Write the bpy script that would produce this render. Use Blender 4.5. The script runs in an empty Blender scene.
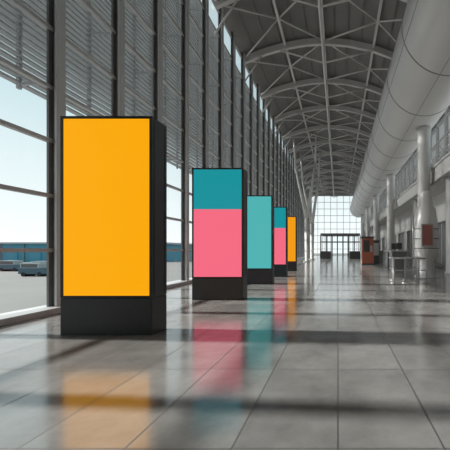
import bpy, math, random
from mathutils import Vector, Matrix
random.seed(4)
S=bpy.context.scene
S.view_settings.view_transform='Standard'
S.view_settings.look='None'
S.view_settings.exposure=0.0
CZ=1.155
# ---------------------------------------------------------------- materials
def mat(name,col,rough=0.5,metal=0.0,noise=0.0,nscale=4.0,emit=None,estr=1.0,spec=0.5,bump=0.0):
    m=bpy.data.materials.new(name); m.use_nodes=True
    nt=m.node_tree; b=nt.nodes['Principled BSDF']
    b.inputs['Base Color'].default_value=(*col,1)
    b.inputs['Roughness'].default_value=rough
    b.inputs['Metallic'].default_value=metal
    b.inputs['Specular IOR Level'].default_value=spec
    if noise>0 or bump>0:
        tc=nt.nodes.new('ShaderNodeTexCoord'); n=nt.nodes.new('ShaderNodeTexNoise')
        n.inputs['Scale'].default_value=nscale; n.inputs['Detail'].default_value=5
        nt.links.new(tc.outputs['Object'],n.inputs['Vector'])
        r=nt.nodes.new('ShaderNodeMapRange')
        r.inputs['To Min'].default_value=1-noise; r.inputs['To Max'].default_value=1+noise
        nt.links.new(n.outputs['Fac'],r.inputs['Value'])
        v=nt.nodes.new('ShaderNodeVectorMath'); v.operation='SCALE'
        v.inputs[0].default_value=col
        nt.links.new(r.outputs['Result'],v.inputs['Scale'])
        nt.links.new(v.outputs['Vector'],b.inputs['Base Color'])
        if bump>0:
            bp=nt.nodes.new('ShaderNodeBump'); bp.inputs['Strength'].default_value=bump
            nt.links.new(n.outputs['Fac'],bp.inputs['Height']); nt.links.new(bp.outputs['Normal'],b.inputs['Normal'])
    if emit:
        b.inputs['Emission Color'].default_value=(*emit,1)
        b.inputs['Emission Strength'].default_value=estr
    return m
def srgb(r,g,b):
    f=lambda c:(c/255/12.92 if c/255<=0.04045 else ((c/255+0.055)/1.055)**2.4)
    return (f(r),f(g),f(b))
def lightbox(name,rgb,s=0.9):
    c=srgb(*rgb)
    return mat(name,tuple(x*0.15 for x in c),0.35,emit=c,estr=s,spec=0.1,noise=0.02)
def glass(name,tint=(0.93,0.97,0.98)):
    m=bpy.data.materials.new(name); m.use_nodes=True; nt=m.node_tree
    nt.nodes.remove(nt.nodes['Principled BSDF'])
    o=nt.nodes['Material Output']
    t=nt.nodes.new('ShaderNodeBsdfTransparent'); t.inputs[0].default_value=(*tint,1)
    g=nt.nodes.new('ShaderNodeBsdfGlossy'); g.inputs['Roughness'].default_value=0.02
    f=nt.nodes.new('ShaderNodeFresnel'); f.inputs['IOR'].default_value=1.25
    mx=nt.nodes.new('ShaderNodeMixShader')
    nt.links.new(f.outputs[0],mx.inputs[0]); nt.links.new(t.outputs[0],mx.inputs[1]); nt.links.new(g.outputs[0],mx.inputs[2])
    nt.links.new(mx.outputs[0],o.inputs['Surface'])
    return m
M={}
M['steel']=mat('painted_steel_grey',(0.20,0.201,0.203),0.45,0.1,0.12,3)
M['steel_l']=mat('painted_steel_light',(0.52,0.52,0.52),0.4,0.0,0.08,3)
M['louvre']=mat('louvre_aluminium',(0.34,0.352,0.36),0.45,0.1,0.1,3)
M['roof']=mat('roof_deck',(0.25,0.243,0.236),0.7,0,0.12,1.2)
M['truss']=mat('truss_white',(0.74,0.725,0.71),0.45,0,0.04,2)
M['duct']=mat('duct_white',(0.66,0.65,0.64),0.38,0.15,0.04,0.8)
M['seam']=mat('duct_seam',(0.30,0.30,0.30),0.5,0,0.04,0.8)
M['wall']=mat('wall_plaster',(0.50,0.49,0.48),0.6,0,0.08,1.5)
M['walld']=mat('wall_dark',(0.09,0.09,0.09),0.4,0,0.1,2)
M['conc']=mat('column_concrete',(0.60,0.59,0.58),0.5,0,0.10,2.5)
M['black']=mat('totem_black',(0.012,0.012,0.013),0.35,0.0,0.1,20)
M['plinth']=mat('totem_plinth',(0.036,0.036,0.038),0.45,0.1,0.25,30)
M['side']=mat('totem_side',(0.045,0.045,0.046),0.4,0.2,0.2,8)
M['chrome']=mat('brushed_steel',(0.62,0.62,0.62),0.3,0.75,0.08,12)
M['pod']=mat('pod_silver',(0.70,0.69,0.68),0.4,0.2,0.06,3)
M['glass']=glass('window_glass')
M['red']=mat('kiosk_red',(0.48,0.15,0.09),0.45,0,0.1,5)
M['pink']=mat('pod_pink',(0.45,0.18,0.16),0.45,0,0.1,5)
M['blue']=mat('hangar_teal',srgb(60,135,158),0.6,0,0.15,0.3)
M['apron']=mat('apron_concrete',(0.23,0.225,0.22),0.85,0,0.15,0.15)
M['van']=mat('van_paint',(0.04,0.10,0.14),0.3,0,0.1,2)
M['vanl']=mat('van_light',(0.30,0.36,0.38),0.4,0,0.05,2)
M['rubber']=mat('rubber',(0.02,0.02,0.02),0.8,0,0.1,9)
M['y']=lightbox('screen_amber',(252,171,12),0.97)
M['t']=lightbox('screen_teal',(28,150,160))
M['p']=lightbox('screen_pink',(250,112,136))
M['t2']=lightbox('screen_turquoise',(84,184,184))
M['o']=lightbox('screen_orange',(250,160,24))
def floor_mat():
    m=bpy.data.materials.new('polished_floor_tiles'); m.use_nodes=True; nt=m.node_tree; b=nt.nodes['Principled BSDF']
    tc=nt.nodes.new('ShaderNodeTexCoord')
    mp=nt.nodes.new('ShaderNodeMapping'); mp.inputs['Location'].default_value=(0,-0.62,0)
    nt.links.new(tc.outputs['Object'],mp.inputs['Vector'])
    br=nt.nodes.new('ShaderNodeTexBrick'); br.offset=0.0; br.squash=1.0
    br.inputs['Scale'].default_value=1; br.inputs['Brick Width'].default_value=0.62; br.inputs['Row Height'].default_value=1.24
    br.inputs['Mortar Size'].default_value=0.006; br.inputs['Mortar Smooth'].default_value=0.1
    br.inputs['Color1'].default_value=(0.25,0.244,0.236,1); br.inputs['Color2'].default_value=(0.33,0.323,0.312,1)
    br.inputs['Mortar'].default_value=(0.02,0.02,0.02,1)
    nt.links.new(mp.outputs['Vector'],br.inputs['Vector'])
    n=nt.nodes.new('ShaderNodeTexNoise'); n.inputs['Scale'].default_value=2.2; n.inputs['Detail'].default_value=8; n.inputs['Roughness'].default_value=0.65
    nt.links.new(tc.outputs['Object'],n.inputs['Vector'])
    r=nt.nodes.new('ShaderNodeMapRange'); r.inputs['From Min'].default_value=0.3; r.inputs['From Max'].default_value=0.7
    r.inputs['To Min'].default_value=0.74; r.inputs['To Max'].default_value=1.2
    nt.links.new(n.outputs['Fac'],r.inputs['Value'])
    v=nt.nodes.new('ShaderNodeVectorMath'); v.operation='SCALE'
    nt.links.new(br.outputs['Color'],v.inputs[0]); nt.links.new(r.outputs['Result'],v.inputs['Scale'])
    nt.links.new(v.outputs['Vector'],b.inputs['Base Color'])
    r2=nt.nodes.new('ShaderNodeMapRange'); r2.inputs['From Min'].default_value=0.3; r2.inputs['From Max'].default_value=0.7
    r2.inputs['To Min'].default_value=0.11; r2.inputs['To Max'].default_value=0.19
    nt.links.new(n.outputs['Fac'],r2.inputs['Value'])
    # grout is matte
    mr=nt.nodes.new('ShaderNodeMath'); mr.operation='MULTIPLY_ADD'; mr.inputs[1].default_value=0.5
    nt.links.new(br.outputs['Fac'],mr.inputs[0]); nt.links.new(r2.outputs['Result'],mr.inputs[2]); nt.links.new(mr.outputs[0],b.inputs['Roughness'])
    b.inputs['IOR'].default_value=2.6
    return m
M['floor']=floor_mat()
# ---------------------------------------------------------------- mesh builder
class MB:
    def __init__(s): s.v=[];s.f=[];s.m=[];s.mats=[];s.sm=[]
    def mi(s,k):
        if k not in s.mats: s.mats.append(k)
        return s.mats.index(k)
    def box(s,x0,x1,y0,y1,z0,z1,k):
        n=len(s.v)
        s.v+=[(x0,y0,z0),(x1,y0,z0),(x1,y1,z0),(x0,y1,z0),(x0,y0,z1),(x1,y0,z1),(x1,y1,z1),(x0,y1,z1)]
        for q in((0,3,2,1),(4,5,6,7),(0,1,5,4),(1,2,6,5),(2,3,7,6),(3,0,4,7)):
            s.f.append([n+i for i in q]); s.m.append(s.mi(k)); s.sm.append(False)
    def beam(s,a,b,w,h,k):
        a=Vector(a);b=Vector(b);d=(b-a).normalized()
        up=Vector((0,0,1)) if abs(d.z)<0.95 else Vector((0,1,0))
        u=d.cross(up).normalized()*w/2; t=u.cross(d).normalized()*h/2
        n=len(s.v)
        for p in(a,b):
            for q in(-u-t,u-t,u+t,-u+t): s.v.append(tuple(p+q))
        for q in((0,1,2,3),(7,6,5,4),(0,4,5,1),(1,5,6,2),(2,6,7,3),(3,7,4,0)):
            s.f.append([n+i for i in q]); s.m.append(s.mi(k)); s.sm.append(False)
    def tube(s,a,b,r,k,r2=None,seg=12):
        s.lathe(a,b,[(0,r),(1,r if r2 is None else r2)],k,seg)
    def lathe(s,a,b,prof,k,seg=20,caps=True):
        a=Vector(a);b=Vector(b);L=(b-a);d=L.normalized()
        up=Vector((0,0,1)) if abs(d.z)<0.95 else Vector((0,1,0))
        u=d.cross(up).normalized(); t=u.cross(d).normalized()
        n=len(s.v)
        for (f,r) in prof:
            c=a+L*f
            for i in range(seg):
                w=2*math.pi*i/seg
                s.v.append(tuple(c+u*math.cos(w)*r+t*math.sin(w)*r))
        for j in range(len(prof)-1):
            for i in range(seg):
                i2=(i+1)%seg
                s.f.append([n+j*seg+i,n+j*seg+i2,n+(j+1)*seg+i2,n+(j+1)*seg+i]); s.m.append(s.mi(k)); s.sm.append(True)
        if caps:
            s.f.append([n+i for i in range(seg)][::-1]); s.m.append(s.mi(k)); s.sm.append(False)
            e=n+(len(prof)-1)*seg
            s.f.append([e+i for i in range(seg)]); s.m.append(s.mi(k)); s.sm.append(False)
    def quad(s,p,k):
        n=len(s.v); s.v+=[tuple(q) for q in p]; s.f.append([n+i for i in range(len(p))]); s.m.append(s.mi(k)); s.sm.append(False)
    def build(s,name,parent=None,loc=None,bevel=0):
        me=bpy.data.meshes.new(name)
        off=Vector(loc) if loc else Vector((0,0,0))
        me.from_pydata([tuple(Vector(q)-off) for q in s.v],[],s.f)
        for k in s.mats: me.materials.append(M[k])
        me.polygons.foreach_set('material_index',s.m); me.polygons.foreach_set('use_smooth',s.sm)
        me.update()
        o=bpy.data.objects.new(name,me); S.collection.objects.link(o); o.location=off
        if parent:
            o.parent=parent; o.matrix_parent_inverse=Matrix.Identity(4); o.location=off-parent.location
        if bevel:
            bv=o.modifiers.new('bevel','BEVEL'); bv.width=bevel; bv.segments=2; bv.limit_method='ANGLE'
        return o
def empty(name,loc):
    o=bpy.data.objects.new(name,None); o.empty_display_size=0.3; S.collection.objects.link(o); o.location=loc; return o

YB,YE=-8.0,65.0
XL=-5.4; XR=6.4
def roofz(x): return 13.3-0.052*(x+0.8)**2
ZE=roofz(XL)
YS=1.2
# ---------------------------------------------------------------- floor
m=MB(); m.box(XL-0.3,XR+0.3,YB,YE,-0.3,0,'floor'); m.build('floor')
# ---------------------------------------------------------------- left curtain wall
m=MB()
ys=[6.05+1.7*i for i in range(-8,35)]
for y in ys:
    m.box(XL-0.02,XL+0.02,y-0.10,y+0.10,0,ZE,'steel')
    m.box(XL+0.02,XL+0.13,y-0.02,y+0.02,0,ZE,'steel')
    m.box(XL+0.13,XL+0.17,y-0.10,y+0.10,0,ZE,'steel_l')
    m.box(XL-0.03,XL+0.2,y-0.14,y+0.14,0,0.05,'steel')
for z in [0.06,1.15,2.17,3.2,4.2,5.3,6.4,7.5,8.6,9.7,10.8,11.9]:
    m.box(XL-0.04,XL+0.05,YB,YE,z-0.035,z+0.035,'steel_l')
m.box(XL-0.2,XL+0.28,YB,YE,0,0.1,'steel_l')
m.box(XL-0.12,XL-0.03,YB,YS,0.1,ZE-0.1,'wall')   # unseen bays, closed off to keep sun off the foreground floor
m.build('wall_left')
m=MB(); m.quad([(XL-0.02,YS+.05,0.1),(XL-0.02,YE,0.1),(XL-0.02,YE,ZE),(XL-0.02,YS+.05,ZE)],'glass'); m.build('window_1')
m=MB()
z=4.3
while z<ZE-0.2:
    m.beam((XL-0.62,YB,z),(XL-0.62,YE,z),0.12,0.045,'louvre')
    z+=0.13
for y in ys:
    m.box(XL-0.66,XL-0.60,y-0.03,y+0.03,4.2,ZE-0.2,'louvre')
    m.box(XL-0.65,XL-0.60,y+0.82,y+0.86,4.2,ZE-0.2,'louvre')
    for zz in (4.3,6.4,8.6,10.8): m.beam((XL-0.6,y,zz),(XL-0.13,y,zz),0.05,0.05,'louvre')
m.build('exterior_louvre_screen')
# ---------------------------------------------------------------- roof
m=MB()
xs=[-5.5+0.75*i for i in range(17)]
for i in range(len(xs)-1):
    a,b=xs[i],xs[i+1]
    m.quad([(a,YB,roofz(a)),(a,YE,roofz(a)),(b,YE,roofz(b)),(b,YB,roofz(b))],'roof')
    zz=roofz(a)-0.05; m.box(a-0.03,a+0.03,YB,YE,zz-0.05,zz+0.02,'roof')
m.build('ceiling')
m=MB()
FY=[YB+1+4.2*i for i in range(0,18)]
d=0.3
rx=[XL,-4.2,-3.0,-1.8,-0.8,0.6,2.0,3.4,4.8,XR]
P=lambda x,y,o=d:(x,y,roofz(x)-o)
for i,y in enumerate(FY):
    if y>YE: break
    for a,b in zip(rx[:-1],rx[1:]): m.beam(P(a,y),P(b,y),0.20,0.34,'truss')
    n2=(-0.8,y,roofz(-0.8)-1.5)
    for xx in(-3.6,2.2): m.tube(P(xx,y),n2,0.05,'truss',seg=8)
    m.tube(P(-0.8,y),n2,0.05,'truss',seg=8)
    m.tube(P(XL,y,1.6),P(-4.2,y),0.045,'truss',seg=8)
    if i+1<len(FY) and FY[i+1]<YE:
        y2=FY[i+1]; ym=(y+y2)/2
        for a,b in((XL,-3.0),(-0.8,-3.0),(-0.8,2.0),(4.8,2.0)):
            m.tube(P(a,y,.25),P(b,ym,.25),0.045,'truss',seg=8)
            m.tube(P(b,ym,.25),P(a,y2,.25),0.045,'truss',seg=8)
for xx in (-3.0,-0.8,2.0,4.8):
    m.beam((xx,YB,roofz(xx)-0.22),(xx,YE,roofz(xx)-0.22),0.12,0.18,'truss')
m.tube((-0.8,YB,roofz(-.8)-1.5),(-0.8,YE,roofz(-.8)-1.5),0.07,'truss',seg=10)
m.build('roof_truss')
# ---------------------------------------------------------------- big duct
m=MB()
DC=(4.2,9.5); R=1.79
m.lathe((DC[0],YB+.1,DC[1]),(DC[0],YE-0.3,DC[1]),[(0,R),(1,R)],'duct',64)
y=YB+2
while y<YE-1:
    m.lathe((DC[0],y,DC[1]),(DC[0],y+0.05,DC[1]),[(0,R),(0,R+0.02),(1,R+0.02),(1,R)],'seam',64,caps=False); y+=3.6
for k in range(6):
    a=2*math.pi*(k+.3)/6; xx=DC[0]+math.cos(a)*(R+.003); zz=DC[1]+math.sin(a)*(R+.003)
    m.tube((xx,YB+.1,zz),(xx,YE-.3,zz),.012,'seam',seg=6)
m.build('air_duct')
# ---------------------------------------------------------------- right side
m=MB()
m.box(XR,XR+0.3,YB,YE,0,0.3,'walld')
m.box(XR,XR+0.3,YB,YE,2.9,6.0,'wall')
m.box(XR,XR+0.3,YB,YE,10.2,roofz(XR),'wall')
y=YB
while y<YE:
    m.box(XR,XR+0.2,y-0.05,y+0.05,6.0,10.2,'steel_l'); y+=1.7
for z in (7.05,8.1,9.15): m.box(XR+0.02,XR+0.16,YB,YE,z-0.03,z+0.03,'steel_l')
y=YB
k=0
while y<YE-0.5:
    m.box(XR,XR+0.3,y,min(y+1.1,YE),0.3,2.9,'wall')
    m.box(XR+0.2,XR+0.3,y+1.1,min(y+4.2,YE),0.3,2.9,'walld' if k%3 else 'steel')
    m.box(XR+0.02,XR+0.1,y+2.6,y+2.68,0.3,2.9,'steel_l')
    y+=4.2; k+=1
m.build('wall_right')
m=MB(); m.quad([(XR+0.1,YB,6.0),(XR+0.1,YE,6.0),(XR+0.1,YE,10.2),(XR+0.1,YB,10.2)],'glass'); m.build('window_2')
m=MB()
YG=YB+.3
m.box(5.1,XR-0.01,YG,YE-0.3,4.7,5.6,'wall'); m.box(5.04,5.1,YG,YE-0.3,5.5,5.62,'steel_l'); m.box(5.04,5.1,YG,YE-0.3,4.66,4.76,'steel')
y=YB+0.5
while y<YE-0.5:
    m.tube((5.15,y,5.6),(5.15,y,6.5),0.02,'chrome',seg=6); y+=2.8
for z in (6.05,6.5): m.tube((5.15,YG,z),(5.15,YE-0.3,z),0.018,'chrome',seg=6)
m.build('mezzanine_gallery')
for y in (6.5,17.2,28,38.8,49.6,60):
    m=MB()
    m.lathe((4.62,y,0),(4.62,y,7.7),[(0,.40),(.012,.40),(.014,.34),(.95,.34),(.97,.38),(1,.38)],'conc',28)
    m.build('concrete_column',loc=(4.62,y,0))
for y in (15.6,22.5,33,44):
    m=MB()
    m.lathe((5.55,y,0),(5.55,y,4.69),[(0,.34),(.02,.34),(.022,.28),(.95,.28),(1,.34)],'conc',24)
    m.build('gallery_column',loc=(5.55,y,0))
# ---------------------------------------------------------------- end wall
m=MB()
def grid(m,x0,x1,y,z0,z1,nx,nz,k,w=0.07):
    for i in range(nx+1):
        x=x0+(x1-x0)*i/nx; m.box(x-w/2,x+w/2,y-0.06,y+0.06,z0,z1,k)
    for j in range(nz+1):
        z=z0+(z1-z0)*j/nz; m.box(x0,x1,y-0.05,y+0.05,z-w/2,z+w/2,k)
grid(m,XL,5.0,YE,0,12.2,8,9,'steel_l',0.08)
m.box(XL,XR,YE-0.1,YE+0.1,12.1,13.5,'wall'); m.box(5.0,XR,YE-0.1,YE+0.1,0,12.1,'wall')
m.build('wall_end')
m=MB(); m.quad([(XL,YE,0),(5,YE,0),(5,YE,12.1),(XL,YE,12.1)],'glass'); m.build('window_3')
m=MB(); m.box(XL,XR,YB-.1,YB,0,12.2,'wall'); m.build('wall_back')  # behind the camera; made solid to darken the foreground
# entrance vestibule
e=empty('entrance_vestibule',(0.3,42,0))
m=MB(); m.box(-2.3,2.9,42,46,3.1,3.35,'steel'); m.box(-2.3,2.9,42,46,2.2,2.28,'walld')
for i in range(8):
    x=-2.3+5.2*i/7; m.box(x-0.06,x+0.06,42,42.14,0,3.1,'walld'); m.box(x-0.05,x+0.05,45.9,46,0,3.1,'walld')
m.box(-2.3,-0.9,42.02,42.1,0,1.0,'walld'); m.box(1.5,2.9,42.02,42.1,0,1.0,'walld')
m.build('frame',parent=e)
m=MB(); m.quad([(-2.3,42.1,0),(2.9,42.1,0),(2.9,42.1,3),(-2.3,42.1,3)],'glass'); m.build('glazing',parent=e)
for (X,Y) in ((-3.0,31),(-3.0,37)):
    m=MB()
    m.lathe((X,Y,0),(X,Y,4.2),[(0,.34),(.02,.34),(.03,.20),(1,.26)],'truss',16)
    m.tube((X,Y,4.1),(X-1.1,Y,9),0.20,'truss',0.10)
    m.tube((X,Y,4.1),(X+0.8,Y,9.6),0.20,'truss',0.10)
    m.tube((X-1.1,Y,9),(X-1.3,Y,roofz(X-1.3)-.35),0.10,'truss')
    m.tube((X+.8,Y,9.6),(X+.9,Y,roofz(X+.9)-.35),0.10,'truss')
    m.build('branching_column',loc=(X,Y,0))
# ---------------------------------------------------------------- totems
def totem(xr,y,w,H,parts,dep=0.36):
    xl=xr-w; e=empty('advertising_totem',((xl+xr)/2,y+dep/2,0))
    pb=0.5
    m=MB(); m.box(xl,xr,y,y+dep,0.0,pb,'plinth'); m.build('plinth',parent=e,loc=(e.location.x,e.location.y,0),bevel=0.008)
    m=MB()
    fr=0.035
    m.box(xl+fr,xr-fr,y+0.03,y+dep-0.03,pb+0.005,H-fr,'side')
    m.box(xl,xl+fr,y,y+dep,pb+0.005,H,'black'); m.box(xr-fr,xr,y,y+dep,pb+0.005,H,'side')
    m.box(xl+fr,xr-fr,y,y+dep,H-fr,H,'black'); m.box(xl+fr,xr-fr,y,y+dep,pb+0.005,pb+fr,'black')
    m.box(xr,xr+0.006,y+0.05,y+0.062,pb+0.05,H-0.05,'black'); m.box(xr,xr+0.006,y+dep-0.062,y+dep-0.05,pb+0.05,H-0.05,'black')
    m.build('cabinet',parent=e,loc=(e.location.x,e.location.y,0),bevel=0.004)
    z1=H-fr; tot=H-2*fr-pb
    for i,(k,fr_) in enumerate(parts):
        z0=z1-tot*fr_
        m=MB(); m.box(xl+fr,xr-fr,y+0.012,y+0.03,z0,z1,k); m.box(xl+fr,xr-fr,y+dep-0.03,y+dep-0.012,z0,z1,k)
        m.build('screen_%d'%(i+1),parent=e,loc=(e.location.x,e.location.y,0)); z1=z0
totem(-2.52,4.33,1.24,2.97,[('y',1)],0.38)
totem(-2.19,7.38,1.18,3.05,[('t',.37),('p',.63)])
totem(-2.22,10.8,1.18,3.0,[('t2',1)])
totem(-2.22,13.8,1.18,3.02,[('t',.36),('p',.64)])
totem(-2.30,17.6,1.18,3.0,[('o',1)])
# ---------------------------------------------------------------- right-side objects
m=MB()
x,y=3.68,13.4
m.lathe((x,y,0),(x,y,3.6),[(0,.50),(.02,.50),(.03,.36),(.20,.34),(.23,.50),(.30,.53),(.56,.53),(.66,.46),(.80,.40),(.82,.30),(.97,.28),(1,.2)],'pod',28)
for zz in (1.2,1.6,2.0): m.lathe((x,y,zz),(x,y,zz+.04),[(0,.54),(1,.54)],'steel',28)
m.box(x-.30,x+.10,y-.60,y-.48,1.35,2.15,'pink')
m.box(x-.34,x+.14,y-.58,y-.46,1.3,2.2,'steel_l')
m.tube((x-.55,y-.1,0),(x-.55,y-.1,3.2),.03,'chrome',seg=8)
m.build('service_pod',loc=(x,y,0))
m=MB()
for (x,y) in((1.95,11.2),(2.35,11.2),(2.75,11.2),(3.1,11.2),(2.1,12.3),(2.6,12.3),(3.1,12.3)):
    m.lathe((x,y,0),(x,y,.9),[(0,.12),(.02,.12),(.03,.03),(.97,.03),(1,.035)],'chrome',12)
for y in (11.2,12.3):
    m.tube((1.95,y,.86),(3.1,y,.86),.025,'chrome',seg=8); m.tube((2.0,y,.45),(3.1,y,.45),.018,'chrome',seg=8)
m.tube((3.1,11.2,.86),(3.1,12.3,.86),.025,'chrome',seg=8)
m.box(2.0,2.3,11.17,11.23,.5,.84,'steel'); m.build('crowd_barrier',loc=(2.5,11.7,0))
m=MB()
m.box(1.85,2.75,24.6,25.4,0,2.05,'red'); m.box(1.8,2.8,24.55,25.45,2.05,2.2,'walld'); m.box(1.95,2.4,24.57,24.6,1.0,1.9,'walld'); m.box(2.48,2.65,24.56,24.6,1.0,1.5,'steel_l'); m.box(1.83,2.77,24.58,25.42,0,.12,'walld')
m.build('ticket_kiosk',loc=(2.3,25,0))
for y in (19.5,21.2,30,32):
    m=MB()
    m.box(3.3,4.2,y,y+1.1,0,1.05,'steel'); m.box(3.22,4.28,y-.06,y+1.16,1.05,1.12,'steel_l'); m.box(3.6,3.95,y+.3,y+.36,1.2,1.6,'walld'); m.box(3.75,3.8,y+.3,y+.36,1.1,1.2,'walld')
    m.build('service_counter',loc=(3.75,y+.5,0))
for y in (27,34.2,36): 
    m=MB()
    m.box(2.9,3.5,y,y+.5,0,1.9,'walld'); m.box(2.96,3.44,y-.02,y,.7,1.75,'steel_l'); m.box(2.85,3.55,y-.04,y+.54,1.9,2.0,'steel')
    m.build('vending_machine',loc=(3.2,y+.25,0))
# ---------------------------------------------------------------- outside
m=MB(); m.quad([(-400,-200,-3),(XL-.4,-200,-3),(XL-.4,400,-3),(-400,400,-3)],'apron'); m.quad([(XL-.4,YE+1,-3),(400,YE+1,-3),(400,400,-3),(XL-.4,400,-3)],'apron'); m.build('ground')
m=MB()
m.box(-220,-60,110,135,-3,3.2,'blue')
for i in range(20):
    m.box(-220+8*i,-219.7+8*i,109.7,110,-3,3.2,'steel'); m.box(-218+8*i,-214+8*i,109.8,110,-3,0.5,'blue' if i%3 else 'van')
m.box(-221,-59,109,136,3.2,3.8,'vanl'); m.build('hangar_building')
def van(x,y):
    m=MB()
    m.box(x,x+4.2,y,y+1.9,-2.6,-1.7,'van'); m.box(x+.2,x+3.2,y+.1,y+1.8,-1.7,-0.9,'vanl'); m.box(x+.4,x+2.9,y+.08,y+.1,-1.6,-1.05,'walld')
    for wx in(.8,3.3): m.lathe((x+wx,y-.05,-2.65),(x+wx,y+1.95,-2.65),[(0,.35),(1,.35)],'rubber',16)
    m.build('baggage_van',loc=(x,y,-3),bevel=.05)
van(-50,50); van(-66,62); van(-56,58)
# ---------------------------------------------------------------- light
w=bpy.data.worlds.new('sky'); S.world=w; w.use_nodes=True; nt=w.node_tree
bg=nt.nodes['Background']
tc=nt.nodes.new('ShaderNodeTexCoord'); sx=nt.nodes.new('ShaderNodeSeparateXYZ'); cr=nt.nodes.new('ShaderNodeValToRGB')
nt.links.new(tc.outputs['Generated'],sx.inputs[0]); nt.links.new(sx.outputs['Z'],cr.inputs['Fac']); nt.links.new(cr.outputs['Color'],bg.inputs['Color'])
el=cr.color_ramp.elements
el[0].position=0.0; el[0].color=(0.90,0.91,0.90,1)
el[1].position=0.9; el[1].color=(0.46,0.51,0.53,1)
e2=el.new(0.35); e2.color=(0.54,0.67,0.70,1)
bg.inputs['Strength'].default_value=1.25
sd=bpy.data.lights.new('sun','SUN'); sd.energy=7.5; sd.angle=math.radians(2.0); sd.color=(1,0.95,0.89)
so=bpy.data.objects.new('sun',sd); S.collection.objects.link(so)
dirv=Vector((1,-0.06,-math.tan(math.radians(26)))); so.rotation_euler=dirv.to_track_quat('-Z','Y').to_euler(); so.location=(-20,10,15)
# ---------------------------------------------------------------- camera
cd=bpy.data.cameras.new('camera'); cam=bpy.data.objects.new('camera',cd); S.collection.objects.link(cam)
cam.location=(0,0,CZ); cam.rotation_euler=(math.radians(90),0,0)
cd.sensor_width=36; cd.lens=25.6; cd.shift_x=-113/450; cd.shift_y=25/450; cd.clip_end=1000
S.camera=cam
